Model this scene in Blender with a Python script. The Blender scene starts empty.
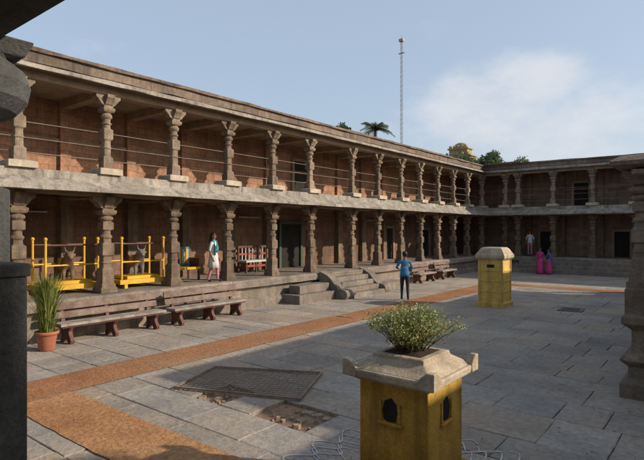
import bpy, math, random
from mathutils import Vector, Matrix, noise
random.seed(7)
R=random.random
def U(a,b): return a+(b-a)*random.random()
scene=bpy.context.scene
COL=scene.collection

# ---------------------------------------------------------------- materials
def new_mat(name):
    m=bpy.data.materials.new(name); m.use_nodes=True
    nt=m.node_tree
    for n in list(nt.nodes): nt.nodes.remove(n)
    o=nt.nodes.new('ShaderNodeOutputMaterial'); b=nt.nodes.new('ShaderNodeBsdfPrincipled')
    nt.links.new(b.outputs[0],o.inputs[0])
    return m,nt,b
def c4(c): return (c[0],c[1],c[2],1)
def mix(nt,a,b,f,mode='MIX'):
    n=nt.nodes.new('ShaderNodeMix'); n.data_type='RGBA'; n.blend_type=mode
    for s,v in ((n.inputs[0],f),(n.inputs[6],a),(n.inputs[7],b)):
        if isinstance(v,bpy.types.NodeSocket): nt.links.new(v,s)
        elif isinstance(v,(tuple,list)): s.default_value=c4(v)
        else: s.default_value=v
    return n.outputs[2]
def noise_tex(nt,vec,scale,detail=4,rough=.6):
    n=nt.nodes.new('ShaderNodeTexNoise'); n.inputs['Scale'].default_value=scale
    n.inputs['Detail'].default_value=detail; n.inputs['Roughness'].default_value=rough
    nt.links.new(vec,n.inputs['Vector']); return n.outputs['Fac']
def ramp(nt,f,a,b,ca=(0,0,0),cb=(1,1,1)):
    n=nt.nodes.new('ShaderNodeValToRGB'); n.color_ramp.elements[0].position=a; n.color_ramp.elements[1].position=b
    n.color_ramp.elements[0].color=c4(ca); n.color_ramp.elements[1].color=c4(cb)
    nt.links.new(f,n.inputs[0]); return n.outputs[0]
def mul(nt,f,v):
    mm=nt.nodes.new('ShaderNodeMath'); mm.operation='MULTIPLY'; nt.links.new(f,mm.inputs[0]); mm.inputs[1].default_value=v; return mm.outputs[0]
def stone(name,c1,c2,scale=2.5,stain=.5,bump=.35,rough=.88,streak=0.0,brick=None,attr=False,rand=0.0,spec=.3,grain=.35,dust=None):
    m,nt,b=new_mat(name)
    g=nt.nodes.new('ShaderNodeNewGeometry'); pos=g.outputs['Position']
    n1=noise_tex(nt,pos,scale); n2=noise_tex(nt,pos,scale*9,5,.7); n3=noise_tex(nt,pos,scale*.33,4)
    col=mix(nt,c1,c2,ramp(nt,n1,.35,.65))
    d=tuple(x*.35 for x in c1)
    col=mix(nt,col,d,mul(nt,ramp(nt,n3,.48,.72),stain))
    if dust:
        n4=noise_tex(nt,pos,.55,5,.62)
        col=mix(nt,col,dust,mul(nt,ramp(nt,n4,.44,.66),.65))
    col=mix(nt,col,ramp(nt,n2,.3,.7,(1-grain,)*3,(1+grain*.4,)*3),1.0,'MULTIPLY')
    height=n2
    if streak>0:
        mp=nt.nodes.new('ShaderNodeMapping'); mp.inputs['Scale'].default_value=(5,5,.45); nt.links.new(pos,mp.inputs[0])
        s=noise_tex(nt,mp.outputs[0],1.0,5,.65)
        col=mix(nt,col,tuple(x*.28 for x in c1),mul(nt,ramp(nt,s,.48,.68),streak))
    if brick:
        sx=nt.nodes.new('ShaderNodeSeparateXYZ'); nt.links.new(pos,sx.inputs[0])
        ad=nt.nodes.new('ShaderNodeMath'); ad.operation='ADD'; nt.links.new(sx.outputs[0],ad.inputs[0]); nt.links.new(sx.outputs[1],ad.inputs[1])
        wob=noise_tex(nt,pos,1.3,3)
        w2=nt.nodes.new('ShaderNodeMath'); w2.operation='MULTIPLY_ADD'; nt.links.new(wob,w2.inputs[0]); w2.inputs[1].default_value=.16; nt.links.new(sx.outputs[2],w2.inputs[2])
        cb=nt.nodes.new('ShaderNodeCombineXYZ'); nt.links.new(ad.outputs[0],cb.inputs[0]); nt.links.new(w2.outputs[0],cb.inputs[1])
        bt=nt.nodes.new('ShaderNodeTexBrick'); nt.links.new(cb.outputs[0],bt.inputs[0])
        bt.inputs['Scale'].default_value=1; bt.inputs['Brick Width'].default_value=brick[0]; bt.inputs['Row Height'].default_value=brick[1]
        bt.inputs['Mortar Size'].default_value=brick[2]; bt.inputs['Mortar Smooth'].default_value=.9; bt.inputs['Bias'].default_value=0
        bt.inputs['Color1'].default_value=(.78,.78,.78,1); bt.inputs['Color2'].default_value=(1.16,1.1,1.05,1); bt.inputs['Mortar'].default_value=(.66,.64,.62,1)
        col=mix(nt,col,bt.outputs['Color'],1.0,'MULTIPLY')
        iv=nt.nodes.new('ShaderNodeMath'); iv.operation='MULTIPLY_ADD'; nt.links.new(bt.outputs['Fac'],iv.inputs[0]); iv.inputs[1].default_value=-.5; nt.links.new(n2,iv.inputs[2])
        height=iv.outputs[0]
    if attr:
        a=nt.nodes.new('ShaderNodeAttribute'); a.attribute_name='Col'
        col=mix(nt,col,a.outputs['Color'],1.0,'MULTIPLY')
    if rand>0:
        oi=nt.nodes.new('ShaderNodeObjectInfo')
        col=mix(nt,col,ramp(nt,oi.outputs['Random'],0,1,(1-rand,1-rand*1.1,1-rand*1.2),(1+rand*.6,)*3),1.0,'MULTIPLY')
    nt.links.new(col,b.inputs['Base Color'])
    b.inputs['Roughness'].default_value=rough; b.inputs['Specular IOR Level'].default_value=spec
    bp=nt.nodes.new('ShaderNodeBump'); bp.inputs['Strength'].default_value=bump; bp.inputs['Distance'].default_value=.03
    nt.links.new(height,bp.inputs['Height']); nt.links.new(bp.outputs[0],b.inputs['Normal'])
    return m
def paint(name,c,dirt=.35,rough=.6,scale=4,c2=None,metal=0):
    return stone(name,c,c2 or tuple(x*.8 for x in c),scale=scale,stain=dirt,bump=.12,rough=rough,grain=.15,spec=.4)
def leafmat(name,c1,c2):
    m,nt,b=new_mat(name)
    a=nt.nodes.new('ShaderNodeAttribute'); a.attribute_name='Col'
    g=nt.nodes.new('ShaderNodeNewGeometry'); n1=noise_tex(nt,g.outputs['Position'],6,3)
    col=mix(nt,c1,c2,ramp(nt,n1,.35,.65)); col=mix(nt,col,a.outputs['Color'],1.0,'MULTIPLY')
    nt.links.new(col,b.inputs['Base Color']); b.inputs['Roughness'].default_value=.55
    tr=nt.nodes.new('ShaderNodeBsdfTranslucent'); nt.links.new(col,tr.inputs[0])
    ms=nt.nodes.new('ShaderNodeMixShader'); ms.inputs[0].default_value=.3
    o=[n for n in nt.nodes if n.type=='OUTPUT_MATERIAL'][0]
    nt.links.new(b.outputs[0],ms.inputs[1]); nt.links.new(tr.outputs[0],ms.inputs[2]); nt.links.new(ms.outputs[0],o.inputs[0])
    return m

M={}
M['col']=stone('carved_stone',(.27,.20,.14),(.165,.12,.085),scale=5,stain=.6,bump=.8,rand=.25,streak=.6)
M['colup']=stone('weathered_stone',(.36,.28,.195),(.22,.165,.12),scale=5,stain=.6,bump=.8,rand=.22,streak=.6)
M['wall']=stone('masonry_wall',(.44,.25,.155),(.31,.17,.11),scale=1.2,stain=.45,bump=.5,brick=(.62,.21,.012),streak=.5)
M['wall_low_shaded']=stone('masonry_wall_lower_shaded',(.27,.16,.105),(.18,.11,.075),scale=1.2,stain=.5,bump=.5,brick=(.8,.27,.012),streak=.5)  # darker than the upper wall: deeper gallery shade put into the colour
M['wall_far']=stone('masonry_wall_far',(.34,.24,.165),(.24,.17,.12),scale=1.2,stain=.45,bump=.5,brick=(.8,.27,.012),streak=.5)
M['eave']=stone('eave_stone',(.42,.37,.305),(.26,.23,.19),scale=2,stain=.6,bump=.5,streak=.85)
M['parapet']=stone('parapet_stone',(.25,.19,.145),(.15,.12,.095),scale=1.5,stain=.5,bump=.5,streak=.75,brick=(1.7,.6,.008))
M['beam']=stone('beam_stone',(.35,.26,.175),(.24,.175,.12),scale=3,stain=.4,bump=.4)
M['plinth']=stone('plinth_stone',(.33,.275,.225),(.22,.185,.15),scale=2,stain=.55,bump=.6,brick=(1.3,.9,.01),streak=.45)
M['limewash']=stone('limewashed_stone',(.56,.48,.36),(.42,.35,.26),scale=4,stain=.5,bump=.3,streak=.4)
M['pave']=stone('paving_stone',(.385,.335,.285),(.285,.25,.215),scale=1.3,stain=.42,bump=.55,attr=True,rough=.82,spec=.25,dust=(.44,.345,.25))
M['dirt']=stone('bare_earth',(.36,.23,.14),(.26,.17,.11),scale=1.5,stain=.3,bump=.8)
M['dark']=stone('dark_granite',(.125,.125,.115),(.075,.076,.07),scale=6,stain=.5,bump=.5,rough=.8)
M['gran']=stone('mandapa_granite',(.27,.205,.15),(.18,.14,.105),scale=3,stain=.5,bump=.6,streak=.5)
M['yellow']=stone('yellow_paint',(.64,.39,.06),(.45,.26,.045),scale=4,stain=.55,bump=.3,rough=.7,streak=.75,grain=.35)
M['yellow2']=stone('yellow_enamel',(.70,.42,.04),(.6,.34,.03),scale=4,stain=.3,bump=.1,rough=.5,grain=.15)
M['yel3']=stone('pale_yellow_paint',(.74,.51,.13),(.60,.40,.10),scale=5,stain=.35,bump=.2,rough=.65,streak=.5,grain=.25)
M['cream']=stone('cream_limewash',(.64,.52,.37),(.46,.36,.25),scale=5,stain=.65,bump=.45,streak=.5,grain=.35)
M['soot']=stone('soot',(.02,.018,.015),(.03,.025,.02),scale=5,bump=.3)
M['maroon']=stone('maroon_paint',(.12,.045,.035),(.17,.085,.065),scale=7,stain=.4,bump=.2,rough=.65,grain=.25)
M['seat']=stone('worn_seat_stone',(.38,.34,.29),(.23,.175,.14),scale=4,stain=.4,bump=.3)
M['back']=stone('worn_painted_back',(.14,.08,.06),(.24,.18,.145),scale=3.2,stain=.4,bump=.2,rough=.75)
M['terra']=stone('terracotta',(.42,.15,.08),(.33,.12,.07),scale=6,stain=.3,bump=.2)
M['soil']=stone('soil',(.07,.05,.035),(.05,.035,.025),scale=20,bump=.8)
M['mat']=stone('coir_matting',(.43,.205,.10),(.32,.15,.078),scale=2.2,stain=.3,bump=.9,rough=.95,spec=.05,grain=.45,dust=(.42,.27,.16))
M['mat2']=stone('jute_matting',(.50,.255,.115),(.40,.195,.09),scale=2.0,stain=.25,bump=.9,rough=.95,spec=.05,grain=.45,dust=(.5,.31,.17))
M['rust']=stone('rusty_iron',(.34,.25,.175),(.22,.16,.115),scale=9,bump=.3,rough=.8)
M['pipe']=stone('railing_pipe',(.24,.18,.13),(.16,.12,.09),scale=5,bump=.1,rough=.6)
M['steel']=stone('galvanised_steel',(.38,.38,.38),(.28,.27,.26),scale=5,bump=.05,rough=.5)
M['red']=paint('red_white_band',(.36,.06,.045))
M['chalk']=stone('rice_flour',(.72,.71,.69),(.5,.48,.45),scale=9,stain=.5,bump=.1,grain=.5)
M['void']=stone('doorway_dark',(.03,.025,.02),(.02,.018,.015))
M['green']=paint('green_door_paint',(.05,.085,.06))
M['wood']=stone('dark_wood',(.14,.065,.035),(.09,.04,.025),scale=8,stain=.3,bump=.2,rough=.55)
M['bull']=stone('statue_brown',(.22,.15,.10),(.14,.095,.065),scale=8,stain=.3,bump=.2,rough=.5)
M['silver']=paint('statue_grey',(.20,.18,.165),rough=.4)
M['bluep']=paint('blue_paint',(.07,.2,.32))
M['whitep']=paint('white_paint',(.55,.53,.5))
M['pink']=paint('pink_cloth',(.62,.07,.22),dirt=.1,rough=.9)
M['pale']=paint('pale_cloth',(.62,.6,.57),dirt=.1,rough=.9)
M['teal']=paint('teal_cloth',(.05,.28,.30),dirt=.1,rough=.9)
M['rose']=paint('rose_cloth',(.5,.22,.24),dirt=.1,rough=.9)
M['violet']=paint('violet_cloth',(.10,.12,.36),dirt=.1,rough=.9)
M['shirt']=paint('blue_shirt',(.06,.20,.36),dirt=.15,rough=.9)
M['jeans']=paint('dark_trousers',(.03,.035,.055),dirt=.15,rough=.9)
M['skin']=paint('skin',(.27,.13,.075),dirt=.05,rough=.55)
M['hair']=paint('hair',(.012,.010,.009),dirt=.1,rough=.45)
M['eyew']=paint('eye_white',(.7,.68,.65),dirt=0)
M['shoe']=paint('shoe',(.05,.035,.03),dirt=.1)
M['leaf']=leafmat('herb_leaf',(.13,.18,.045),(.23,.25,.08))
M['leaf2']=leafmat('cane_leaf',(.12,.17,.035),(.22,.24,.08))
M['tree']=leafmat('tree_leaf',(.035,.065,.018),(.07,.10,.03))
M['dryleaf']=stone('dry_leaf_litter',(.22,.13,.06),(.14,.09,.05),scale=8,bump=.1)
M['stem']=stone('plant_stem',(.17,.12,.06),(.12,.1,.05),scale=10)
M['bark']=stone('tree_bark',(.14,.11,.08),(.09,.07,.05),scale=5)
M['goptint']=stone('tower_stucco',(.46,.35,.17),(.34,.26,.14),scale=1,streak=.3)

# ---------------------------------------------------------------- mesh builder
class MB:
    def __init__(s): s.v=[];s.f=[];s.m=[];s.c=[];s.slots=[]
    def mi(s,k):
        if k not in s.slots: s.slots.append(k)
        return s.slots.index(k)
    def face(s,idx,k,c=(1,1,1)): s.f.append(tuple(idx)); s.m.append(s.mi(k)); s.c.append(c)
    def quad(s,p,k,c=(1,1,1)):
        n=len(s.v); s.v.extend([tuple(q) for q in p]); s.face(range(n,n+len(p)),k,c)
    def box(s,x0,x1,y0,y1,z0,z1,k,rz=0,c=(1,1,1)):
        n=len(s.v); cx,cy=(x0+x1)/2,(y0+y1)/2; ca,sa=math.cos(rz),math.sin(rz)
        for z in(z0,z1):
            for x,y in((x0,y0),(x1,y0),(x1,y1),(x0,y1)):
                dx,dy=x-cx,y-cy; s.v.append((cx+dx*ca-dy*sa,cy+dx*sa+dy*ca,z))
        for q in((0,3,2,1),(4,5,6,7),(0,1,5,4),(1,2,6,5),(2,3,7,6),(3,0,4,7)): s.face([n+i for i in q],k,c)
    def loft(s,rings,k,cap=True,c=(1,1,1)):
        n0=len(s.v); N=len(rings[0])
        for r in rings: s.v.extend([tuple(p) for p in r])
        for i in range(len(rings)-1):
            for j in range(N):
                a=n0+i*N+j; b=n0+i*N+(j+1)%N; s.face((a,b,b+N,a+N),k,c)
        if cap:
            s.face([n0+j for j in range(N)][::-1],k,c); s.face([n0+(len(rings)-1)*N+j for j in range(N)],k,c)
    def cyl(s,p,q,r0,r1=None,k='pipe',n=8,c=(1,1,1)):
        r1=r0 if r1 is None else r1; p=Vector(p);q=Vector(q); d=(q-p).normalized()
        a=d.orthogonal().normalized(); b=d.cross(a)
        s.loft([[p+a*math.cos(t)*r0+b*math.sin(t)*r0 for t in [i*2*math.pi/n for i in range(n)]],
                [q+a*math.cos(t)*r1+b*math.sin(t)*r1 for t in [i*2*math.pi/n for i in range(n)]]],k,True,c)
    def tube(s,pts,rad,k,n=6,c=(1,1,1)):
        rings=[]
        pts=[Vector(p) for p in pts]
        for i,p in enumerate(pts):
            d=(pts[min(i+1,len(pts)-1)]-pts[max(i-1,0)]).normalized()
            up=Vector((0,0,1)) if abs(d.z)<.95 else Vector((1,0,0))
            a=d.cross(up).normalized(); b=d.cross(a); r=rad[i] if isinstance(rad,(list,tuple)) else rad
            rings.append([p+a*math.cos(t)*r+b*math.sin(t)*r for t in [j*2*math.pi/n for j in range(n)]])
        s.loft(rings,k,True,c)
    def ell(s,c,r,k,nu=12,nv=8,z0=-1,z1=1,rot=None):
        rings=[]
        for i in range(nv+1):
            a=math.asin(max(-1,min(1,z0)))+(math.asin(min(1,z1))-math.asin(max(-1,z0)))*i/nv
            rr=max(math.cos(a),.02)
            rg=[]
            for j in range(nu):
                t=j*2*math.pi/nu; v=Vector((math.cos(t)*rr*r[0],math.sin(t)*rr*r[1],math.sin(a)*r[2]))
                if rot: v=rot@v
                rg.append(Vector(c)+v)
            rings.append(rg)
        s.loft(rings,k)
    def add_mesh(s,me,mat,fn):
        n=len(s.v)
        for v in me.vertices: s.v.append(tuple(mat@v.co))
        for p in me.polygons: s.face([n+i for i in p.vertices],fn(p.center))
    def build(s,name,parent=None,smooth=False,bevel=0,mat=None):
        me=bpy.data.meshes.new(name); me.from_pydata(s.v,[],s.f)
        for k in s.slots: me.materials.append(M[k])
        me.polygons.foreach_set('material_index',s.m)
        if smooth: me.polygons.foreach_set('use_smooth',[True]*len(s.f))
        ca=me.color_attributes.new('Col','FLOAT_COLOR','CORNER')
        arr=[]
        for f,c in zip(s.f,s.c): arr.extend((c[0],c[1],c[2],1.0)*len(f))
        ca.data.foreach_set('color',arr)
        me.update()
        o=bpy.data.objects.new(name,me); COL.objects.link(o)
        if parent: o.parent=parent
        if bevel:
            b=o.modifiers.new('bevel','BEVEL'); b.width=bevel; b.segments=2; b.limit_method='ANGLE'; b.angle_limit=math.radians(40)
        return o
def empty(name):
    e=bpy.data.objects.new(name,None); COL.objects.link(e); return e

def ring(cx,cy,z,w,sq,n=16):
    out=[]
    for i in range(n):
        t=i*2*math.pi/n; c,s_=math.cos(t),math.sin(t)
        rs=w/max(abs(c),abs(s_)); r=w*1.04*(1-sq)+rs*sq
        out.append((cx+c*r,cy+s_*r,z))
    return out

# ---------------------------------------------------------------- cloister
cl=empty('temple_cloister')
CX,CY=-12.6,32.6; Y0=-3.0; X1=26.0
def sweep(mb,prof,k,amp=.014):
    rings=[]
    for mode in(0,1,2):
        r=[]
        for o,z in prof:
            x=CX+o; y=CY-o
            r.append((x,Y0,z) if mode==0 else (x,y,z) if mode==1 else (X1,y,z))
        rings.append(r)
    out=[]
    def lerp(a,b,t,am,sd):
        return [tuple(a[i][j]+(b[i][j]-a[i][j])*t+(am*noise.noise(Vector((i*2.3+t*60,j*7.1+sd,a[i][2])))) for j in range(3)) for i in range(len(a))]
    N1=60
    for i in range(N1): out.append(lerp(rings[0],rings[1],i/N1,amp if i else 0,0))
    for i in range(N1): out.append(lerp(rings[1],rings[2],i/N1,amp if i else 0,9))
    out.append(rings[2]); mb.loft(out,k)
b=MB()
sweep(b,[(-2.45,-.1),(.62,-.1),(.62,.2),(.48,.28),(.42,.30),(.42,.56),(.5,.62),(.58,.66),(.58,.80),(.5,.9),(-2.45,.9)],'plinth',.02)
b.build('plinth',cl)
b=MB(); sweep(b,[(-2.45,3.60),(.28,3.60),(.28,3.72),(.22,3.72),(.22,3.90),(-2.45,3.90)],'eave'); b.build('upper_floor_slab',cl)
b=MB(); sweep(b,[(.285,3.58),(.66,3.40),(.70,3.41),(.70,3.48),(.285,3.70)],'eave',.022); b.build('lower_eave',cl)
b=MB(); sweep(b,[(-.15,3.36),(.15,3.36),(.15,3.597),(-.15,3.597)],'beam'); b.build('lower_beam',cl)
b=MB(); sweep(b,[(-.14,5.95),(.14,5.95),(.14,6.147),(-.14,6.147)],'beam'); b.build('upper_beam',cl)
b=MB(); sweep(b,[(-2.7,6.15),(.2,6.15),(.2,6.3),(-2.7,6.3)],'beam'); b.build('roof_slab',cl)
b=MB(); sweep(b,[(.203,6.17),(.42,6.11),(.46,6.12),(.46,6.20),(.203,6.30)],'eave',.02); b.build('upper_eave',cl)
b=MB(); sweep(b,[(-.1,6.303),(.26,6.303),(.26,6.54),(.33,6.54),(.33,6.62),(-.1,6.62)],'parapet',.03); b.build('parapet',cl)
b=MB()
b.box(-15.3,-14.9,Y0,35.2,3.9,6.15,'wall'); b.box(-15.3,-14.9,Y0,35.2,.9,3.6,'wall_low_shaded')
b.box(-14.9,X1,34.9,35.3,3.9,6.15,'wall_far'); b.box(-14.9,X1,34.9,35.3,.9,3.6,'wall_far')
b.box(-15.35,-14.85,Y0-.4,Y0,-.1,6.3,'wall')
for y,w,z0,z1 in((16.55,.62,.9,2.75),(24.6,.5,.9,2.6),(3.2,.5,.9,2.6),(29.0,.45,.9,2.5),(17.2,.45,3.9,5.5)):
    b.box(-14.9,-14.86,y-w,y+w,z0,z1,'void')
    fk='green' if y==16.55 else 'beam'
    b.box(-14.9,-14.78,y-w-.13,y-w,z0,z1+.12,fk); b.box(-14.9,-14.78,y+w,y+w+.13,z0,z1+.12,fk)
    b.box(-14.9,-14.775,y-w,y+w,z1,z1+.12,fk)
for x,z0 in((-9.2,.9),(-5,.9),(-1,.9),(-7.2,3.9)):
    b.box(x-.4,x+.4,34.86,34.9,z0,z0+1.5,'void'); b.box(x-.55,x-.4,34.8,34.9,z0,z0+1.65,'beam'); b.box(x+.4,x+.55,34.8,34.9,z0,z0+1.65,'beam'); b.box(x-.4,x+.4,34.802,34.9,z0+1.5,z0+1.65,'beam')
b.box(-14.9,-14.82,Y0,34.9,5.0,5.07,'beam'); b.box(-14.82,X1,34.82,34.9,5.0,5.07,'beam')
b.build('gallery_walls',cl)
yl=[-1.3,.75,2.8,4.85,6.95,9.0,11.05,13.1,15.15,17.9,20.0,22.05,24.1,26.1,28.15,30.2,32.6]
xr=[-11.1,-10.3,-8.27,-6.12,-4.0,-1.9,.2,2.3,4.4,6.5,8.6,10.7,12.8,14.9,17,19.1,21.2,23.3,25.2]
def column_mesh(h,k,wide,base_k,lo=True):
    b=MB()
    if lo:
        P=[(0,.23,1),(.05,.23,1),(.052,.20,1),(.09,.19,1),(.095,.165,1),(.24,.165,1),(.26,.135,.35),(.30,.135,.35),(.305,.155,.2),(.317,.155,.2),(.32,.135,.35),(.375,.13,.35),
       (.39,.165,1),(.50,.165,1),(.52,.13,.3),(.56,.125,.3),(.565,.15,0),(.58,.16,0),(.595,.15,0),(.60,.12,0),(.64,.115,0),(.655,.15,1),(.73,.15,1),(.74,.13,0),(.755,.17,0),(.77,.185,0),(.785,.17,0),(.795,.13,0),(.81,.18,1),(.83,.205,1),(.855,.205,1),(.857,.16,1),(.87,.16,1)]
    else:
        P=[(0,.23,1),(.07,.23,1),(.075,.165,1),(.22,.16,1),(.24,.13,.3),(.33,.125,.3),(.335,.15,.1),(.35,.15,.1),(.355,.125,.3),(.43,.12,.3),(.45,.155,1),(.57,.155,1),(.59,.12,0),(.63,.115,0),(.64,.15,0),(.655,.15,0),(.66,.115,0),(.70,.115,0),(.72,.16,0),(.74,.175,0),(.76,.15,0),(.775,.12,0),(.79,.17,1),(.81,.195,1),(.84,.195,1),(.842,.15,1),(.87,.15,1)]
    P=[(a,w*wide,s) for a,w,s in P]
    if base_k!=k:
        b.loft([ring(0,0,z*h,w*1.25,s) for z,w,s in [(0,.25,1),(.07,.25,1),(.08,.21,1)]],base_k)
        P=[(max(a,.08),w,s) for a,w,s in P if a>.05]
    b.loft([ring(0,0,a*h,w,s) for a,w,s in P],k)
    for sx,sy in((0,1),(1,0)):
        L=.41*wide; W=.13*wide
        for sg in(-1,1):
            prof=[(.0,.87),(.14,.87),(.20,.885),(.25,.92),(.29,.935),(L-.07,.938),(L-.03,.95),(L,.965),(L,1.0),(0,1.0)]
            r0=[];r1=[]
            for u,z in prof:
                for rr,wv in((r0,-W),(r1,W)):
                    p=(sg*u,wv) if sx else (wv,sg*u)
                    if sx: p=(p[0]*.75,p[1]*.98)
                    rr.append((p[0],p[1],z*h-(.003 if sx else 0)))
            b.loft([r0,r1],k)
    return b
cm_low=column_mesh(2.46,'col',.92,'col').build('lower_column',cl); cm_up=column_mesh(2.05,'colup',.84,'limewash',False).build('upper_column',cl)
def place(src,x,y,z,name):
    o=bpy.data.objects.new(name,src.data); COL.objects.link(o); o.parent=cl
    o.location=(x+U(-.02,.02),y+U(-.03,.03),z); o.rotation_euler=(U(-.008,.008),U(-.008,.008),U(-.03,.03)+random.choice([0,math.pi])); s=U(.93,1.07); o.scale=(s,s,1)
    bv=o.modifiers.new('b','BEVEL'); bv.width=.009; bv.segments=1; bv.limit_method='ANGLE'
pts=[(CX,y) for y in yl]+[(x,CY) for x in xr]
for i,(x,y) in enumerate(pts):
    if i==0:
        cm_low.location=(x,y,.9); cm_up.location=(x,y,3.9); continue
    place(cm_low,x,y,.9,'lower_column'); place(cm_up,x,y,3.9,'upper_column')
b=MB()
for y in yl:
    b.box(-14.9,CX-.17,y-.13,y+.13,5.93,6.148,'beam'); b.box(-14.9,CX-.17,y-.14,y+.14,3.34,3.598,'beam')
    b.box(-14.9,-14.7,y-.17,y+.17,.9,3.34,'col'); b.box(-14.9,-14.78,y-.15,y+.15,3.9,5.93,'wall')
for x in xr[1:]:
    b.box(x-.13,x+.13,CY+.17,34.9,5.93,6.148,'beam'); b.box(x-.14,x+.14,CY+.17,34.9,3.34,3.598,'beam')
    b.box(x-.17,x+.17,34.7,34.9,.9,3.34,'col'); b.box(x-.15,x+.15,34.78,34.9,3.9,5.93,'wall_far')
b.box(-12.24,-10.0,32.08,32.3,6.625,6.70,'parapet')
b.build('cross_beams',cl)
b=MB()
for z in(4.28,4.62,4.98):
    b.tube([(CX-.02,Y0,z)]+[(CX-.02+U(-.004,.004),y,z+U(-.01,.01)) for y in yl],.012,'pipe')
    b.tube([(CX,CY-.02,z)]+[(x,CY-.02,z+U(-.01,.01)) for x in xr],.012,'pipe')
b.build('upper_railing',cl,True)
b=MB()
b.tube([(CX-.2,Y0,3.30)]+[(CX-.2,y+U(-.3,.3),3.30+U(-.03,.02)) for y in yl],.010,'soot',5)
for y in(5.9,14.1,23):
    b.box(-14.86,-14.80,y-.55,y+.55,2.98,3.02,'whitep'); b.tube([(-14.84,y,3.02),(-14.84,y+.02,3.34)],.008,'soot',4)
b.build('cables_and_tube_lights',cl)
b=MB()
for i in range(5):
    b.box(-12.02,-10.75-.26*i,15.45,17.6,-.05 if i==0 else .18*i-.004,.18*(i+1)-.004,'plinth')
for y0,y1 in((15.0,15.42),(17.63,18.05)):
    prof=[(-12.02,0),(-10.8,0),(-10.74,.12),(-10.74,.22),(-10.82,.32),(-10.98,.36),(-11.12,.36),(-11.25,.46),(-11.38,.60),(-11.52,.74),(-11.7,.85),(-12.02,.97)]
    b.loft([[(x,y0,z) for x,z in prof],[(x,y1,z) for x,z in prof]],'plinth')
b.box(-12.0,-11.25,13.0,14.95,-.05,.30,'plinth'); b.box(-12.0,-11.5,13.3,14.95,.3,.58,'plinth')
b.box(-12.0,-11.2,18.1,20.3,-.05,.28,'plinth')
b.build('entrance_steps',cl,bevel=.02)
b=MB()
for i,(y,z) in enumerate(((31.05,.24),(31.4,.46),(31.75,.68))):
    b.box(-10.2+.1*i,X1,y,32.1,-.05,z,'plinth')
b.build('long_steps',cl,bevel=.015)

# ---------------------------------------------------------------- ground
b=MB(); S=700
b.quad([(-S,-S,-.055),(S,-S,-.055),(S,S,-.055),(-S,S,-.055)],'dirt'); b.build('ground')
b=MB(); y=-7.0
PIT=[(-5.25,5.0,.55,.36),(-6.1,5.45,.5,.3)]
def inpit(x,y):
    return any(((x-a)/c)**2+((y-e)/d)**2<1 for a,e,c,d in PIT)
def slab(x,y,w,h,v,wm):
    g=U(.003,.007); cx,cy=x+w/2,y+h/2
    c=(v*(1+wm),v,v*(1-wm))
    def pt(px,py): return (px+U(-.008,.008),py+U(-.010,.010))
    def edge(p,q):
        n=3; return [(p[0]+(q[0]-p[0])*t/n+(U(-.006,.006) if t else 0),p[1]+(q[1]-p[1])*t/n+(U(-.006,.006) if t else 0)) for t in range(n)]
    cr=[pt(x+g,y+g),pt(x+w-g,y+g),pt(x+w-g,y+h-g),pt(x+g,y+h-g)]
    ol=[]
    for i in range(4): ol+=edge(cr[i],cr[(i+1)%4])
    za=[U(-.003,.002) for _ in range(3)]
    def zz(px,py): return za[0]+za[1]*(px-cx)/w*1.3+za[2]*(py-cy)/h*1.3
    ins=U(.008,.02)
    def inn(p): 
        dx,dy=p[0]-cx,p[1]-cy; return (cx+dx*(1-2*ins/w),cy+dy*(1-2*ins/h))
    b.loft([[(p[0],p[1],-.06) for p in ol],[(p[0],p[1],zz(*p)-.006) for p in ol],[(*inn(p),zz(*p)) for p in ol]],'pave',True,c)
def rubble(x,y,w,h,n):
    for q in range(n):
        px,py=x+U(.05,w-.05),y+U(.05,h-.05)
        s=U(.015,.10)**1.0*U(.5,1); a0=U(0,6)
        ps=[(px+math.cos(a0+t)*s*U(.6,1.2),py+math.sin(a0+t)*s*U(.6,1.2)) for t in(0,1.3,2.4,3.6,4.9)]
        zt=U(-.045,-.005)
        b.loft([[(p[0],p[1],-.07) for p in ps],[(p[0]*.85+px*.15,p[1]*.85+py*.15,zt+U(-.008,.008)) for p in ps]],'pave',c=(1.0,.85,.7))
while y<31.6:
    h=U(.45,1.0); x=-12.6+U(0,.6)
    if y+h>31.6: h=31.65-y
    while x<8:
        w=U(.6,1.7)
        cx,cy=x+w/2,y+h/2
        if not inpit(cx,cy) and not inpit(cx-.25,cy) and not inpit(cx+.3,cy-.1):
            v=U(.88,1.10)*(1+.12*noise.noise(Vector((cx*.2,cy*.2,0)))); wm=U(-.03,.05)
            if R()<.12 and h>.7:
                s=h*U(.4,.6); slab(x,y,w,s,v,wm); slab(x,y+s,w,h-s,v*U(.9,1.1),wm)
            else: slab(x,y,w,h,v,wm)
        else:
            # broken slab: keep the far part, rubble in the hole
            if w>1.0: slab(x,y,w*.38,h,U(.9,1.05),.02); rubble(x+w*.38,y,w*.62,h,26)
            else: rubble(x,y,w,h,22)
        x+=w
    y+=h
b.build('courtyard_paving')
b=MB()
for i in range(1100):
    x=U(-12,3); y=U(2,30) if R()<.6 else U(3,9); s=U(.006,.024); a=U(0,6.28); c,sn=math.cos(a)*s,math.sin(a)*s; z=U(.005,.014)
    b.quad([(x+c,y+sn,z),(x-sn*.5,y+c*.5,z+.006),(x-c,y-sn,z),(x+sn*.5,y-c*.5,z+.003)],random.choice(['dryleaf','dryleaf','pave','dirt']))
b.build('leaf_litter')

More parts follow.
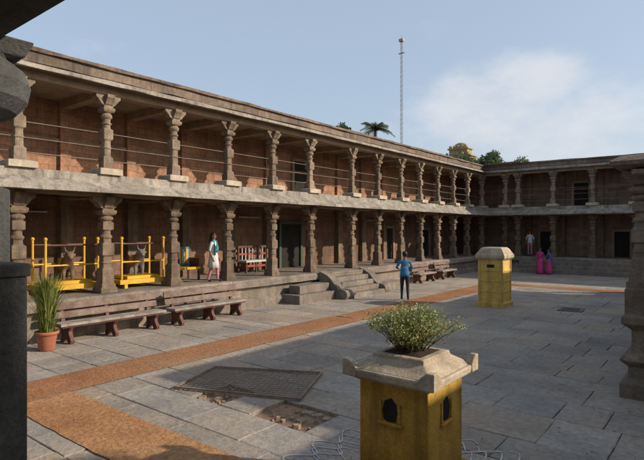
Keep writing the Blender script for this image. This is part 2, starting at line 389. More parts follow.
def runner(name,x0,x1,y0,y1,z,k,along='y',seed=0):
    b=MB(); L=(y1-y0) if along=='y' else (x1-x0); W=(x1-x0) if along=='y' else (y1-y0)
    n=int(L/.10); m=10; idx=[]
    for i in range(n+1):
        row=[]
        for j in range(m+1):
            u=L*i/n; v=W*j/m
            side=.07*noise.noise(Vector((u*.35,seed,0)))+.014*noise.noise(Vector((u*4,seed,j)))
            zz=z+.024*max(0,noise.noise(Vector((u*1.1,v*2,seed)))-.1)+.004*noise.noise(Vector((u*5,v*5,seed)))
            if j in(0,m): zz=z-.002
            p=(x0+v+side,y0+u,zz) if along=='y' else (x0+u,y0+v+side,zz)
            row.append(len(b.v)); b.v.append(p)
        idx.append(row)
    for i in range(n):
        for j in range(m):
            f=(idx[i][j],idx[i][j+1],idx[i+1][j+1],idx[i+1][j]); 
            b.face(f if along=='y' else f[::-1],k)
    return b.build(name,smooth=True)
runner('floor_mat',-9.05,-8.0,-4,11.9,.012,'mat','y',1)
runner('floor_mat',-8.98,-7.98,11.95,23.2,.012,'mat','y',4)
runner('floor_mat',-7.95,-1.0,2.95,3.85,.014,'mat2','x',9)
runner('floor_mat',-8.7,-3.2,23.3,24.2,.012,'mat','x',12)

g=[Vector((-6.84,4.92)),Vector((-4.93,5.70)),Vector((-5.55,7.0)),Vector((-7.30,6.10))]
b=MB()
def bil(u,v): 
    p=g[0]*(1-u)*(1-v)+g[1]*u*(1-v)+g[2]*u*v+g[3]*(1-u)*v
    return (p.x,p.y)
for e in range(4):
    a,c=g[e],g[(e+1)%4]; b.cyl((a.x,a.y,.03),(c.x,c.y,.03),.022,k='rust',n=4)
for i in range(1,22):
    p,q=bil(i/22,0),bil(i/22,1); b.cyl((p[0],p[1],.03),(q[0],q[1],.03),.005,k='rust',n=4)
for i in range(1,15):
    p,q=bil(0,i/15),bil(1,i/15); b.cyl((p[0],p[1],.034),(q[0],q[1],.034),.005,k='rust',n=4)
b.build('drain_grate')
b=MB(); b.box(-4.25,-3.55,17.1,17.8,.004,.03,'pipe',.1); b.box(-4.15,-3.65,17.2,17.7,.03,.045,'dark',.1); b.build('manhole_cover',bevel=.006)

def ribbon(b,pts,w,z,gap=.04):
    for i in range(len(pts)-1):
        a,c=Vector(pts[i]),Vector(pts[i+1]); d=(c-a)
        if d.length<1e-5 or R()<gap: continue
        n=Vector((-d.y,d.x)).normalized()*w/2*U(.6,1.3)
        b.quad([(a.x-n.x,a.y-n.y,z),(c.x-n.x,c.y-n.y,z),(c.x+n.x,c.y+n.y,z),(a.x+n.x,a.y+n.y,z)],'chalk')
def kolam(name,cx,cy,r,lob,w=.012):
    b=MB()
    for k in range(4):
        pts=[]
        for i in range(361):
            t=math.radians(i); q=r*(.82+.09*k)+.10*r*math.sin(lob*t+k*math.pi/2)
            c,s_=math.cos(t),math.sin(t); f=(abs(c)**3+abs(s_)**3)**(-1/3)
            pts.append((cx+q*c*f,cy+q*s_*f))
        ribbon(b,pts,w,.006+.0012*k)
    b.build(name)
kolam('kolam_chalk_drawing',-2.4,4.45,1.22,18,.015); kolam('kolam_chalk_drawing',-10.0,16.4,.62,8,.022)

# ---------------------------------------------------------------- tulsi planter
b=MB(); x0,x1,y0,y1=-2.73,-2.03,4.02,4.74; cx,cy=(x0+x1)/2,(y0+y1)/2
b.box(x0-.14,x1+.14,y0-.14,y1+.14,-.03,.14,'yellow'); b.box(x0-.06,x1+.06,y0-.06,y1+.06,.14,.28,'yellow')
b.box(x0,x1,y0,y1,.28,1.10,'yellow')
for (ux,side) in ((cx-.02,'y'),(cy,'x')):
    pr=[(-.06,.80),(-.02,.785),(.05,.79),(.065,.86),(.055,.93),(.01,.975),(-.05,.945),(-.07,.87)]
    pr=[(p[0]*1.15,.875+(p[1]-.875)*1.15) for p in pr]
    if side=='y':
        b.quad([(ux+p[0],y0-.004,p[1]) for p in pr],'soot')
        for sgn in(-1,1): b.box(ux+sgn*.098-.012,ux+sgn*.098+.012,y0-.018,y0,.77,.95,'yellow')
        b.box(ux-.125,ux+.125,y0-.03,y0,.742,.77,'yellow')
    else:
        b.quad([(x1+.004,ux+p[0],p[1]) for p in pr],'soot')
        for sgn in(-1,1): b.box(x1,x1+.018,ux+sgn*.098-.012,ux+sgn*.098+.012,.77,.95,'yellow')
        b.box(x1,x1+.03,ux-.125,ux+.125,.742,.77,'yellow')
def sqr(h,z): return [(cx-h,cy-h*1.02,z),(cx+h,cy-h*1.02,z),(cx+h,cy+h*1.02,z),(cx-h,cy+h*1.02,z)]
b.loft([sqr(.36,1.10),sqr(.40,1.125),sqr(.455,1.15),sqr(.462,1.21),sqr(.45,1.225),sqr(.44,1.22)],'cream')
b.loft([sqr(.43,1.221),sqr(.36,1.255),sqr(.27,1.31),sqr(.265,1.345),sqr(.25,1.35)],'cream')
for sx in(-1,1):
    for sy in(-1,1):
        px,py=cx+sx*.45,cy+sy*.46
        def tri(s,z): return [(px+sx*.018,py+sy*.018,z),(px-sx*s,py+sy*.018,z),(px-sx*s*.8,py-sy*s*.8,z),(px+sx*.018,py-sy*s,z)]
        b.loft([tri(.13,1.15),tri(.14,1.22),tri(.11,1.26),tri(.05,1.305)],'cream')
planter=empty('tulsi_pedestal'); o=b.build('pedestal_body',planter,bevel=.014)
b=MB(); b.loft([sqr(.22,1.345),sqr(.10,1.375)],'soil')
tips=[]
for i in range(95):
    a=U(0,6.28); r=U(0,.14); p0=Vector((cx+math.cos(a)*r,cy+math.sin(a)*r,1.35)); a2=a+U(-.5,.5); sp=U(.05,.36)*(.6+.5*R())
    h=U(.2,.42)*(1-1.0*sp*sp)
    pm=p0+Vector((math.cos(a2)*sp*.5,math.sin(a2)*sp*.5,h*.6)); p1=p0+Vector((math.cos(a2)*sp,math.sin(a2)*sp,h))
    b.tube([p0,pm,p1],[.006,.004,.002],'stem',4); tips.append((p0,pm,p1))
for p0,pm,p1 in tips:
    for q in range(85):
        t=U(.35,1.1); p=pm.lerp(p1,(t-.35)/.65) if t>.5 else p0.lerp(pm,t*1.6)
        p=p+Vector((random.gauss(0,.034),random.gauss(0,.034),random.gauss(0,.022)))
        d=Vector((U(-1,1),U(-1,1),U(-.2,1))).normalized(); s_=d.cross(Vector((U(-1,1),U(-1,1),U(-1,1)))).normalized(); L=U(.012,.026); W=L*.38
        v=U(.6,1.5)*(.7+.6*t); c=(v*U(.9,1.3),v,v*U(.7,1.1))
        if R()<.05: c=(2.4,2.2,4.5)
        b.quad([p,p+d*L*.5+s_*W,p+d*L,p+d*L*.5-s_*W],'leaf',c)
b.build('tulsi_plant',planter)

# ---------------------------------------------------------------- yellow box shrine
b=MB(); bx,by=-6.1,16.9; h=.38
def sq2(w,z): return [(bx-w,by-w,z),(bx+w,by-w,z),(bx+w,by+w,z),(bx-w,by+w,z)]
b.loft([sq2(h+.07,-.02),sq2(h+.07,.14),sq2(h,.16),sq2(h,1.52),sq2(h+.02,1.53)],'yel3')
for z in(.5,.84,1.18):
    b.loft([sq2(h+.018,z-.02),sq2(h+.018,z+.02)],'yel3')
for sx in(-1,1):
    for sy in(-1,1): b.box(bx+sx*h-.03,bx+sx*h+.03,by+sy*h-.03,by+sy*h+.03,.16,1.5,'yel3')
b.box(bx-.12,bx+.12,by-h-.012,by-h,1.28,1.38,'soot')
b.loft([sq2(h+.04,1.53),sq2(h+.10,1.60),sq2(h+.10,1.68),sq2(h-.02,1.88),sq2(h-.08,1.93)],'cream')
b.build('yellow_pedestal_shrine',bevel=.01)

# ---------------------------------------------------------------- potted cane plant
b=MB(); px,py=-11.15,4.85
prof=[(.14,0),(.15,.02),(.20,.3),(.21,.33),(.235,.34),(.235,.40),(.215,.40),(.20,.36),(.02,.35)]
b.loft([[(px+math.cos(t)*r,py+math.sin(t)*r,z) for t in [i*math.pi/10 for i in range(20)]] for r,z in prof],'terra')
pp=empty('potted_plant'); b.build('flower_pot',pp,True)
b=MB()
for i in range(620):
    a=U(0,6.28); r=U(0,.15); sp=U(.05,.42); H=U(.35,1.35)
    base=Vector((px+math.cos(a)*r,py+math.sin(a)*r,.36+U(0,.45)*(H>.6)))
    H=min(H,1.72-base.z) ; a+=U(-.6,.6); d=Vector((math.cos(a),math.sin(a),0)); s_=Vector((-d.y,d.x,0)).lerp(Vector((U(-1,1),U(-1,1),0)),.4).normalized()
    W=U(.008,.016); N=5; v=U(.6,1.45); c=(v*U(.85,1.2),v,v*.8)
    prev=None
    for j in range(N+1):
        t=j/N; p=base+d*sp*t*t+Vector((0,0,H*(t-.28*t*t*sp*2))); w=W*(1-t)**.6*(.5+min(1,t*3)*.5)
        cur=(p-s_*w,p+s_*w)
        if prev: b.quad([prev[0],prev[1],cur[1],cur[0]],'leaf2',c)
        prev=cur
b.build('cane_foliage',pp)

# ---------------------------------------------------------------- benches
def bench(x,y0,y1,legs,zb=0,name='park_bench'):
    b=MB()
    b.box(x-.2,x+.22,y0,y1,zb+.40,zb+.46,'seat')
    b.box(x-.17,x+.18,y0+.05,y1-.05,zb+.36,zb+.40,'maroon')
    for z0,z1 in((.53,.67),(.71,.86)):
        o0=-.24-(z0-.5)*.25; o1=-.24-(z1-.5)*.25
        r=[(x+o0,z0+zb),(x+o0+.045,z0+zb),(x+o1+.045,z1+zb),(x+o1,z1+zb)]
        b.loft([[(p[0],y0,p[1]) for p in r],[(p[0],y1,p[1]) for p in r]],'back')
    for ly in legs:
        pr=[(-.26,0),(-.12,0),(-.08,.08),(.02,.10),(.10,.0),(.20,0),(.23,.08),(.14,.2),(.13,.27),(.20,.355),(-.19,.358),(-.22,.5),(-.33,.86),(-.38,.86),(-.30,.48),(-.24,.3),(-.22,.15)]
        b.loft([[(x+p[0],ly-.045,zb+p[1]) for p in pr],[(x+p[0],ly+.045,zb+p[1]) for p in pr]],'maroon')
    return b.build(name,bevel=.008)
bench(-11.5,5.2,7.85,[5.45,6.5,7.6]); bench(-11.42,8.05,10.6,[8.3,9.35,10.35])
bench(-11.5,21.6,23.3,[21.8,23.1]); bench(-11.5,24.0,25.7,[24.2,25.5])

# ---------------------------------------------------------------- skin helper
def skin(joints,edges,root,lv=2):
    names=list(joints); ix={n:i for i,n in enumerate(names)}
    me=bpy.data.meshes.new('tmp'); me.from_pydata([joints[n][0] for n in names],[(ix[a],ix[c]) for a,c in edges],[]); o=bpy.data.objects.new('tmp',me); COL.objects.link(o)
    sk=o.modifiers.new('s','SKIN'); sk.use_smooth_shade=True
    for i,n in enumerate(names):
        r=joints[n][1]; r=r if isinstance(r,tuple) else (r,r)
        me.skin_vertices[0].data[i].radius=r; me.skin_vertices[0].data[i].use_root=(n==root)
    ss=o.modifiers.new('u','SUBSURF'); ss.levels=lv; ss.render_levels=lv
    dg=bpy.context.evaluated_depsgraph_get(); res=bpy.data.meshes.new_from_object(o.evaluated_get(dg))
    bpy.data.objects.remove(o); return res
def segd(p,a,b_):
    a=Vector(a);b_=Vector(b_);d=b_-a;t=max(0,min(1,(p-a).dot(d)/max(d.length_squared,1e-9)));return (p-(a+d*t)).length

def person(name,x,y,z,yaw,H,top,bottom,shoe='shoe',dress=None,skirt=None,hair='short',arms=None,stride=.0,scarf=None):
    J={'pel':((0,0,.93),(.13,.105)),'wai':((0,.005,1.08),(.118,.09)),'che':((0,0,1.27),(.145,.105)),'nb':((0,.01,1.42),(.075,.065)),'nk':((0,0,1.49),.05),
       'h1':((0,-.015,1.56),(.066,.078)),'h2':((0,-.005,1.635),(.078,.092)),'h3':((0,0,1.69),(.05,.06))}
    E=[('pel','wai'),('wai','che'),('che','nb'),('nb','nk'),('nk','h1'),('h1','h2'),('h2','h3')]
    seg=[('pel','wai','top'),('wai','che','top'),('che','nb','top'),('nb','nk','skin'),('nk','h1','skin'),('h1','h2','skin'),('h2','h3','skin')]
    for s,L in((1,'R'),(-1,'L')):
        el,wr=(arms or {}).get(L,((.235,.04,1.12),(.25,-.06,.88)))
        el=(s*abs(el[0]),el[1],el[2]); wr=(s*wr[0],wr[1],wr[2])
        J['sh'+L]=((s*.165,.005,1.385),.062); J['el'+L]=(el,.043); J['wr'+L]=(wr,.027)
        d=(Vector(wr)-Vector(el)).normalized(); side=Vector((0,-1,0)) if abs(d.z)>.6 else Vector((-s,0,0))
        pm=Vector(wr)+d*.07; J['pm'+L]=(tuple(pm),(.036,.022))
        E+=[('che','sh'+L),('sh'+L,'el'+L),('el'+L,'wr'+L),('wr'+L,'pm'+L)]
        seg+=[('che','sh'+L,'top'),('sh'+L,'el'+L,'top'),('el'+L,'wr'+L,'skin'),('wr'+L,'pm'+L,'skin')]
        for k in range(4):
            f=side*(.024-.016*k); ln=(.065,.075,.07,.055)[k]; J['f%d%s'%(k,L)]=(tuple(pm+f+d*.035),.0095); J['g%d%s'%(k,L)]=(tuple(pm+f+d*(.035+ln)+Vector((-s*.012,-.006,0))),.008)
            E+=[('pm'+L,'f%d%s'%(k,L)),('f%d%s'%(k,L),'g%d%s'%(k,L))]; seg+=[('pm'+L,'g%d%s'%(k,L),'skin')]
        th=Vector(wr)+d*.03+side*.03; J['t1'+L]=(tuple(th),.012); J['t2'+L]=(tuple(th+d*.045+side*.02),.009)
        E+=[('wr'+L,'t1'+L),('t1'+L,'t2'+L)]; seg+=[('wr'+L,'t2'+L,'skin')]
        st=stride*s
        J['hp'+L]=((s*.088,0,.87),.098); J['kn'+L]=((s*.095,-.02-st*.5,.49),.064); J['an'+L]=((s*.10,.03-st,.085),.042); J['to'+L]=((s*.115,-.12-st,.035),(.045,.032))
        E+=[('pel','hp'+L),('hp'+L,'kn'+L),('kn'+L,'an'+L),('an'+L,'to'+L)]
        seg+=[('pel','hp'+L,'bot'),('hp'+L,'kn'+L,'bot'),('kn'+L,'an'+L,'bot'),('an'+L,'to'+L,'shoe')]
    me=skin(J,E,'pel'); km={'top':top,'bot':bottom,'skin':'skin','shoe':shoe}
    def fn(c):
        if c.z>1.455 and abs(c.x)<.12: return 'skin'
        best=min(seg,key=lambda q:segd(c,J[q[0]][0],J[q[1]][0])-.5*(J[q[0]][1][0] if isinstance(J[q[0]][1],tuple) else J[q[0]][1]))
        k=km[best[2]]
        if c.z<.86 and best[2]=='top': k=bottom
        if best[2]=='bot' and c.z>.84: k=top
        return k
    T=Matrix.Translation((x,y,z))@Matrix.Rotation(yaw,4,'Z')@Matrix.Scale(H/1.73,4)
    b=MB(); b.add_mesh(me,Matrix.Identity(4),fn)
    b.loft([[(-.012,-.092,1.615),(.012,-.092,1.615),(.012,-.085,1.595),(-.012,-.085,1.595)],[(-.004,-.098,1.612),(.004,-.098,1.612),(.007,-.113,1.588),(-.007,-.113,1.588)]],'skin')
    for s in(-1,1):
        b.ell((s*.03,-.086,1.622),(.012,.007,.006),'eyew',8,5); b.ell((s*.03,-.092,1.622),(.005,.003,.005),'hair',6,4)
        b.ell((s*.082,.0,1.61),(.01,.02,.03),'skin',8,6); b.box(s*.03-.015,s*.03+.015,-.096,-.088,1.638,1.643,'hair')
    b.box(-.02,.02,-.094,-.086,1.562,1.57,'rose')
    b.ell((0,.018,1.655),(.093,.1,.085),'hair',16,8,-.25,1)
    b.ell((0,.045,1.62),(.082,.07,.085),'hair',14,8)
    if hair=='long':
        b.tube([(0,.09,1.62),(0,.12,1.5),(0,.135,1.35),(0,.13,1.15),(0,.12,1.0)],[.045,.035,.03,.025,.01],'hair',8)
        b.ell((0,.11,1.59),(.045,.04,.045),'hair',10,6)
    def lathe(k,levels,n=28):
        rg=[]
        for zz,rx,ry,am in levels:
            rg.append([(rx*(1+am*math.sin(t*9+zz*3))*math.cos(t),ry*(1+am*math.sin(t*9+zz*3))*math.sin(t),zz) for t in [i*2*math.pi/n for i in range(n)]])
        b.loft(rg,k)
    if dress: lathe(dress,[(.50,.21,.19,.09),(.7,.19,.17,.06),(.9,.175,.15,.03),(1.05,.135,.115,.01),(1.15,.14,.115,0)])
    if skirt: lathe(skirt,[(.04,.25,.22,.1),(.3,.225,.2,.08),(.6,.2,.18,.05),(.9,.178,.155,.02),(1.03,.14,.12,.01)])
    if not dress and not skirt: lathe(top,[(.84,.168,.135,.02),(.95,.165,.132,.015),(1.1,.15,.118,.01),(1.2,.155,.115,0)])
    if scarf:
        b.tube([(-.11,-.1,.95),(-.12,-.12,1.2),(-.1,-.06,1.42),(0,.05,1.45),(.1,-.05,1.42),(.06,-.12,1.2),(-.02,-.13,1.05)],[.03,.045,.04,.04,.04,.045,.04],scarf,8)
        b.tube([(.0,.07,1.44),(.06,.12,1.2),(.12,.15,.9),(.14,.15,.65)],[.04,.06,.06,.05],scarf,8)
    b.v=[tuple(T@Vector(p)) for p in b.v]
    return b.build(name,smooth=True)
armsM={'R':((.30,.03,1.15),(.20,-.17,1.10)),'L':((.27,.06,1.12),(.16,-.18,1.10))}
person('man_in_blue_shirt',-9.1,16.25,0.0,math.radians(215),1.74,'shirt','jeans',arms=armsM,stride=.10)
person('woman_in_salwar',-12.45,10.35,.9,math.radians(115),1.52,'pale','rose',dress='pale',hair='long',scarf='teal',stride=.14)
person('woman_in_sari',-8.45,30.6,0,math.radians(20),1.52,'pink','pink',skirt='pink',hair='long',scarf='pink')
person('woman_in_sari',-8.0,30.65,0,math.radians(-60),1.45,'violet','violet',skirt='pink',hair='long',scarf='violet')
person('man_in_white',-9.7,32.95,.9,math.radians(10),1.6,'pale','rose',stride=.05)

# ---------------------------------------------------------------- processional mounts
def vahana(y,k):
    b=MB(); x=-13.4
    for dx in(-.45,.45):
        b.box(x+dx-.05,x+dx+.05,y-.78,y+.78,1.02,1.14,'yellow2')
        for dy in(-.6,.6): b.box(x+dx-.045,x+dx+.045,y+dy-.045,y+dy+.045,.90,1.02,'yellow2')
    for dy in(-.7,0,.7): b.box(x-.4,x+.4,y+dy-.05,y+dy+.05,1.03,1.13,'yellow2')
    b.box(x-.38,x+.38,y-.5,y+.5,1.14,1.22,'yellow2')
    for dx in(-.36,.36):
        for dy in(-.66,.66):
            b.cyl((x+dx,y+dy,1.14),(x+dx,y+dy,2.25),.032,k='yellow2',n=8); b.ell((x+dx,y+dy,2.27),(.05,.05,.05),'yellow2',8,6)
        b.cyl((x+dx,y-.66,1.62),(x+dx,y+.66,1.62),.022,k='yellow2',n=6); b.cyl((x+dx,y-.66,2.12),(x+dx,y+.66,2.12),.022,k='wood',n=6)
    J={'hip':((0,.32,1.62),(.15,.17)),'mid':((0,.05,1.58),(.17,.18)),'che':((0,-.22,1.62),(.15,.19)),'nk':((0,-.38,1.78),(.09,.11)),'hd':((0,-.50,1.88),(.085,.08)),'mz':((0,-.66,1.78),(.05,.05))}
    E=[('hip','mid'),('mid','che'),('che','nk'),('nk','hd'),('hd','mz')]
    for s in(-1,1):
        J['fs%d'%s]=((s*.1,-.24,1.50),.07);J['fk%d'%s]=((s*.1,-.27,1.35),.04);J['ff%d'%s]=((s*.1,-.25,1.23),.04)
        J['hs%d'%s]=((s*.1,.33,1.5),.085);J['hk%d'%s]=((s*.1,.40,1.36),.045);J['hf%d'%s]=((s*.1,.36,1.23),.04)
        J['hn%d'%s]=((s*.09,-.49,1.97),.02);J['ho%d'%s]=((s*.12,-.5,2.08),.01)
        J['ea%d'%s]=((s*.15,-.46,1.88),(.02,.035))
        E+=[('che','fs%d'%s),('fs%d'%s,'fk%d'%s),('fk%d'%s,'ff%d'%s),('hip','hs%d'%s),('hs%d'%s,'hk%d'%s),('hk%d'%s,'hf%d'%s),('hd','hn%d'%s),('hn%d'%s,'ho%d'%s),('hd','ea%d'%s)]
    J['ta']=((0,.5,1.6),.02);J['tb']=((0,.54,1.4),.015);E+=[('hip','ta'),('ta','tb')]
    me=skin(J,E,'mid'); T=Matrix.Translation((x,y,0))@Matrix.Rotation(math.radians(75),4,'Z')
    b.add_mesh(me,T,lambda c: 'yellow2' if (-.12<c.y<.12 and c.z>1.6) else k)
    b.build('bull_statue_on_carrying_frame')
vahana(6.3,'bull'); vahana(8.3,'silver')
b=MB(); x,y=-13.7,10.2
b.box(x-.3,x+.3,y-.4,y+.4,1.25,1.32,'yellow2'); b.box(x-.34,x-.28,y-.4,y+.4,1.32,1.95,'bluep')
for dx in(-.26,.26):
    for dy in(-.36,.36): b.box(x+dx-.03,x+dx+.03,y+dy-.03,y+dy+.03,.9,1.25,'wood')
for i in range(5): b.box(x-.275,x-.265,y-.34+.15*i,y-.25+.15*i,1.4,1.88,'yellow2')
b.box(x-.25,x+.25,y-.4,y-.36,1.32,1.6,'wood'); b.box(x-.25,x+.25,y+.36,y+.4,1.32,1.6,'wood'); b.build('painted_throne',bevel=.006)
b=MB(); x,y=-14.2,13.9
b.box(x-.25,x+.28,y-.8,y+.8,1.3,1.37,'whitep')
for dy in(-.75,-.25,.25,.75): b.box(x+.2,x+.26,y+dy-.03,y+dy+.03,.9,1.3,'wood'); b.box(x-.24,x-.18,y+dy-.03,y+dy+.03,.9,1.9,'wood')
b.box(x-.25,x-.2,y-.8,y+.8,1.82,1.9,'wood'); b.box(x-.25,x-.21,y-.8,y+.8,1.55,1.62,'red')
for i in range(9): b.box(x-.245,x-.215,y-.72+.18*i-.02,y-.72+.18*i+.02,1.37,1.82,'whitep')
b.box(x+.2,x+.24,y-.8,y+.8,1.12,1.2,'red'); b.build('wooden_settee',bevel=.006)

# ---------------------------------------------------------------- near mandapa (camera side)
md=empty('temple_mandapa')
b=MB()
def bplan(b,x0,x1,y0,y1,prof,k):
    b.loft([[(x0-o,y0-o,z),(x1+o,y0-o,z),(x1+o,y1+o,z),(x0-o,y1+o,z)] for o,z in prof],k)
BP=[(0,-.05),(0,.22),(-.06,.26),(-.10,.30),(-.10,.46),(-.03,.52),(-.0,.56),(-.03,.62),(-.14,.66),(-.14,1.0),(-.08,1.05),(-.02,1.1),(-.02,1.2),(-.06,1.24),(-.06,1.62),(-.1,1.64)]
bplan(b,-1.3,3.1,8.8,25.0,BP,'gran')
b.build('side_base',md,bevel=.012)
b=MB(); 
bplan(b,-1.3,3.1,8.8,25.0,[(-.25,3.40),(.0,3.42),(.10,3.46),(.12,3.52),(.0,3.60),(-.1,3.62)],'gran')
b.box(3.1,14,1.6,27,3.40,3.9,'gran'); b.box(3.6,13.9,2.2,26,.5,3.40,'gran'); b.box(2.9,14,-6,27.1,-.04,.9,'gran')  # hall block out of view, extended sunward to cast shade
b.build('side_roof',md)
b=MB(); pm=column_mesh(1.76,'gran',.9,'gran')
for y in(9.12,11.6,14,16.4,18.8,21.2,24.5):
    n=len(b.v); b.v+= [(p[0]-1.02,p[1]+y,p[2]+1.63) for p in pm.v]
    for f,c in zip(pm.f,pm.c): b.face([n+i for i in f],'gran')
b.box(-.2,3.0,9.9,24.4,1.6,3.41,'gran')
b.build('side_columns',md)
b=MB()
b.box(-7,14,-8,1.17,3.60,3.84,'dark'); b.box(-7,14,-8,1.05,3.84,4.1,'dark'); b.box(-6.5,2.895,-7.5,.98,-.04,.9,'gran')
b.box(-6.6,13,.55,.9,3.45,3.597,'dark')
b.build('porch_roof_and_floor',md)
b=MB()
prof=[(0.9,.24,1),(1.2,.24,1),(1.25,.15,.3),(2.2,.15,.3),(2.3,.19,1),(2.7,.19,1),(2.75,.14,0),(3.0,.14,0),(3.06,.19,0),(3.10,.26,0),(3.16,.31,0),(3.24,.325,0),(3.31,.30,0),(3.35,.25,0),(3.37,.24,1),(3.44,.27,1),(3.447,.27,1)]
b.loft([ring(-3.03,.87,z,w,s,48) for z,w,s in prof],'dark')
b.box(-2.56,-2.14,.44,.86,.9,2.32,'dark'); b.box(-2.57,-2.13,.43,.87,2.32,2.37,'dark')
b.box(-6.4,-2.56,.5,.8,.9,1.75,'dark')
b.build('porch_column_and_parapet',md,bevel=.012)
b=MB(); tx0,tx1,ty0,ty1=8.2,13.8,3.6,9.4; z=3.9  # out-of-view tower, added so its shadow covers the porch post and capital
for i in range(6):
    o=.42*i; b.box(tx0+o,tx1-o,ty0+o,ty1-o,z,z+.95,'goptint'); b.box(tx0+o-.12,tx1-o+.12,ty0+o-.12,ty1-o+.12,z+.95,z+1.12,'goptint'); z+=1.12
b.ell((11,6.5,z+.3),(.7,.7,.8),'goptint'); b.build('unseen_shade_tower',md)

# ---------------------------------------------------------------- things beyond the roof
b=MB(); mx,my=-22.5,39.6; H=19.0
for k in range(3):
    a=k*2.094; b.cyl((mx+.13*math.cos(a),my+.13*math.sin(a),0),(mx+.09*math.cos(a),my+.09*math.sin(a),H),.018,k='steel',n=5)
for i in range(46):
    z=H*i/46; z2=z+H/46
    for k in range(3):
        a=k*2.094;c=(k+1)*2.094
        b.cyl((mx+.11*math.cos(a),my+.11*math.sin(a),z),(mx+.11*math.cos(c),my+.11*math.sin(c),z2),.009,k='steel',n=4)
b.cyl((mx,my,H),(mx,my,H+.5),.02,k='steel'); b.box(mx-.2,mx+.2,my-.15,my+.15,H-.05,H+.17,'steel'); b.box(mx-.3,mx+.3,my-.04,my+.04,H-1.1,H-1.03,'steel')
b.build('radio_mast')
b=MB(); gx,gy=-24.6,57; z=0
for i,(w,h_) in enumerate(((2.9,6.3),(2.4,1.7),(1.9,1.4),(1.5,1.1),(1.1,.7))):
    b.box(gx-w,gx+w,gy-w*.6,gy+w*.6,z,z+h_,'goptint'); b.box(gx-w-.15,gx+w+.15,gy-w*.6-.15,gy+w*.6+.15,z+h_,z+h_+.15,'goptint')
    for j in range(-2,3): b.ell((gx+j*w*.42,gy-w*.6,z+h_+.25),(.2,.2,.25),'goptint',8,5)
    z+=h_+.15
b.ell((gx,gy,z+.1),(.9,.45,.6),'goptint'); b.build('gopuram_tower')
def tree(x,y,H,Rr,n=2600,name='tree'):
    b=MB(); b.tube([(x,y,0),(x+.2,y,H*.3),(x,y+.2,H*.55)],[.35,.25,.18],'bark',8)
    cl_=[]
    for i in range(16):
        a=U(0,6.28); r=Rr*U(.1,.8); c=Vector((x+math.cos(a)*r,y+math.sin(a)*r,H-U(.1,.5)*Rr-r*.35)); cl_.append((c,Rr*U(.22,.42)))
        b.tube([(x,y,H*.5),((x+c.x)/2,(y+c.y)/2,(H*.5+c.z)/2+.2),c],[.12,.07,.03],'bark',5)
    for i in range(n):
        c,rr=random.choice(cl_); d=Vector((random.gauss(0,1),random.gauss(0,1),random.gauss(0,.8))).normalized(); p=c+d*rr*U(.5,1.1)
        e=Vector((U(-1,1),U(-1,1),U(-1,1))).normalized(); f=e.orthogonal().normalized(); L=U(.12,.26); v=U(.5,1.4)+.4*d.z
        b.quad([p,p+e*L*.5+f*L*.3,p+e*L,p+e*L*.5-f*L*.3],'tree',(v,v,v*.9))
    b.build(name)
tree(-26.9,36.3,11.6,1.5); tree(-27.5,48.5,11.0,1.6); tree(-22.2,51.5,10.4,1.8); tree(-20.0,54,10.7,2.0); tree(-18.2,56,10.2,1.8)
b=MB(); px,py,pz=-27,42.4,12.3
b.tube([(px+.4,py,0),(px+.15,py,5),(px,py,pz)],[.2,.15,.12],'bark',8)
for i in range(30):
    a=i*.77+U(-.2,.2); el=U(-.1,1.45); L=U(1.3,2.0); pts=[]
    for j in range(9):
        t=j/8; pts.append(Vector((px+math.cos(a)*L*t*math.cos(el*.6),py+math.sin(a)*L*t*math.cos(el*.6),pz+L*(math.sin(el)*t*.95-.5*t*t))))
    b.tube(pts,[.02]*9,'stem',4)
    for j in range(1,9):
        for q in range(3):
            for s in(-1,1):
                p=pts[j-1].lerp(pts[j],q/3); d=Vector((-math.sin(a)*s,math.cos(a)*s,-.5)).normalized()*.33; w=(pts[j]-pts[j-1]).normalized()*.028
                v=U(.6,1.3); b.quad([p-w,p+w,p+d+w*.3,p+d-w*.3],'tree',(v,v,v))
b.build('palm_tree')

# ---------------------------------------------------------------- light, sky
EL=math.radians(26); sd=Vector((.87*math.cos(EL),.493*math.cos(EL),math.sin(EL))).normalized()
L=bpy.data.lights.new('sun','SUN'); L.energy=5.0; L.angle=math.radians(.8); L.color=(1,.88,.73)
so=bpy.data.objects.new('sun',L); COL.objects.link(so); so.rotation_euler=sd.to_track_quat('Z','Y').to_euler(); so.location=(20,10,30)
w=bpy.data.worlds.new('World'); scene.world=w; w.use_nodes=True; nt=w.node_tree
for n in list(nt.nodes): nt.nodes.remove(n)
out=nt.nodes.new('ShaderNodeOutputWorld'); bg=nt.nodes.new('ShaderNodeBackground'); nt.links.new(bg.outputs[0],out.inputs[0])
sky=nt.nodes.new('ShaderNodeTexSky'); sky.sky_type='NISHITA'; sky.sun_disc=False; sky.sun_elevation=EL; sky.sun_rotation=math.atan2(.87,.493)
sky.dust_density=2.5; sky.air_density=1.0; sky.ozone_density=1.2
tc=nt.nodes.new('ShaderNodeTexCoord'); d=tc.outputs['Generated']
def vm(op,a,b_=None):
    n=nt.nodes.new('ShaderNodeVectorMath'); n.operation=op
    nt.links.new(a,n.inputs[0])
    if b_ is not None:
        if isinstance(b_,tuple): n.inputs[1].default_value=b_
        else: nt.links.new(b_,n.inputs[1])
    return n
def mt(op,a,b_):
    n=nt.nodes.new('ShaderNodeMath'); n.operation=op; n.use_clamp=False
    for i,v in enumerate((a,b_)):
        if isinstance(v,(int,float)): n.inputs[i].default_value=v
        else: nt.links.new(v,n.inputs[i])
    return n.outputs[0]
mp=nt.nodes.new('ShaderNodeMapping'); mp.inputs['Scale'].default_value=(1,1,1.8); nt.links.new(d,mp.inputs[0])
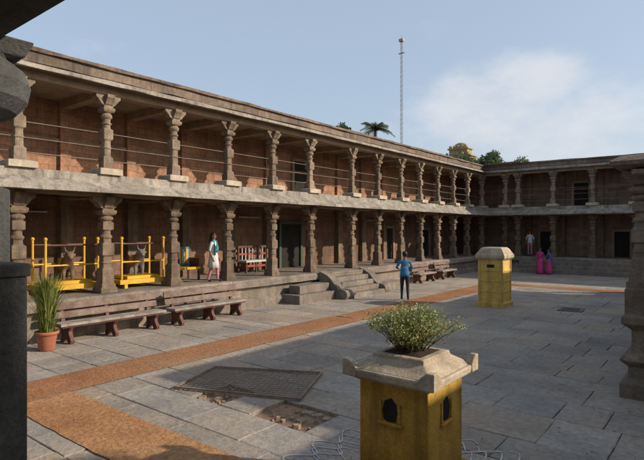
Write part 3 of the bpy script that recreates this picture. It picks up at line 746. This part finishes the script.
nz=nt.nodes.new('ShaderNodeTexNoise'); nz.inputs['Scale'].default_value=6.5; nz.inputs['Detail'].default_value=9; nz.inputs['Roughness'].default_value=.6; nt.links.new(mp.outputs[0],nz.inputs['Vector'])
def blob(c,r0,r1):
    v=vm('SUBTRACT',mp.outputs[0],(c[0],c[1],c[2]*1.8)); l=vm('LENGTH',v.outputs[0])
    mr=nt.nodes.new('ShaderNodeMapRange'); mr.interpolation_type='SMOOTHSTEP'; nt.links.new(l.outputs['Value'],mr.inputs[0]); mr.inputs[1].default_value=r1; mr.inputs[2].default_value=r0; mr.inputs[3].default_value=0; mr.inputs[4].default_value=1
    return mr.outputs[0]
bl=mt('MAXIMUM',blob((-.26,.93,.26),.0,.19),mt('MAXIMUM',mt('MULTIPLY',blob((-.36,.91,.21),.0,.26),.95),mt('MULTIPLY',blob((-.20,.96,.17),0,.34),.85)))
msk=mt('ADD',mt('MULTIPLY',bl,.6),mt('SUBTRACT',nz.outputs['Fac'],.5))
mr=nt.nodes.new('ShaderNodeMapRange'); mr.interpolation_type='SMOOTHSTEP'; nt.links.new(msk,mr.inputs[0]); mr.inputs[1].default_value=.12; mr.inputs[2].default_value=.62; mr.inputs[4].default_value=.8
hz=nt.nodes.new('ShaderNodeMix'); hz.data_type='RGBA'; hz.inputs[0].default_value=.5; nt.links.new(sky.outputs[0],hz.inputs[6]); hz.inputs[7].default_value=(4.0,4.8,5.8,1)
mx_=nt.nodes.new('ShaderNodeMix'); mx_.data_type='RGBA'; nt.links.new(mr.outputs[0],mx_.inputs[0]); nt.links.new(hz.outputs[2],mx_.inputs[6]); mx_.inputs[7].default_value=(5.1,5.25,5.5,1)
nt.links.new(mx_.outputs[2],bg.inputs[0]); bg.inputs[1].default_value=.15

# ---------------------------------------------------------------- camera
cam=bpy.data.cameras.new('camera'); cam.sensor_width=36; cam.lens=28.8; cam.clip_end=2000; cam.clip_start=.05
co=bpy.data.objects.new('camera',cam); COL.objects.link(co); co.location=(0,0,2.5); co.rotation_euler=(math.radians(90),0,math.atan2(.621,.784))
scene.camera=co
scene.view_settings.view_transform='Standard'; scene.view_settings.look='None'; scene.view_settings.exposure=0
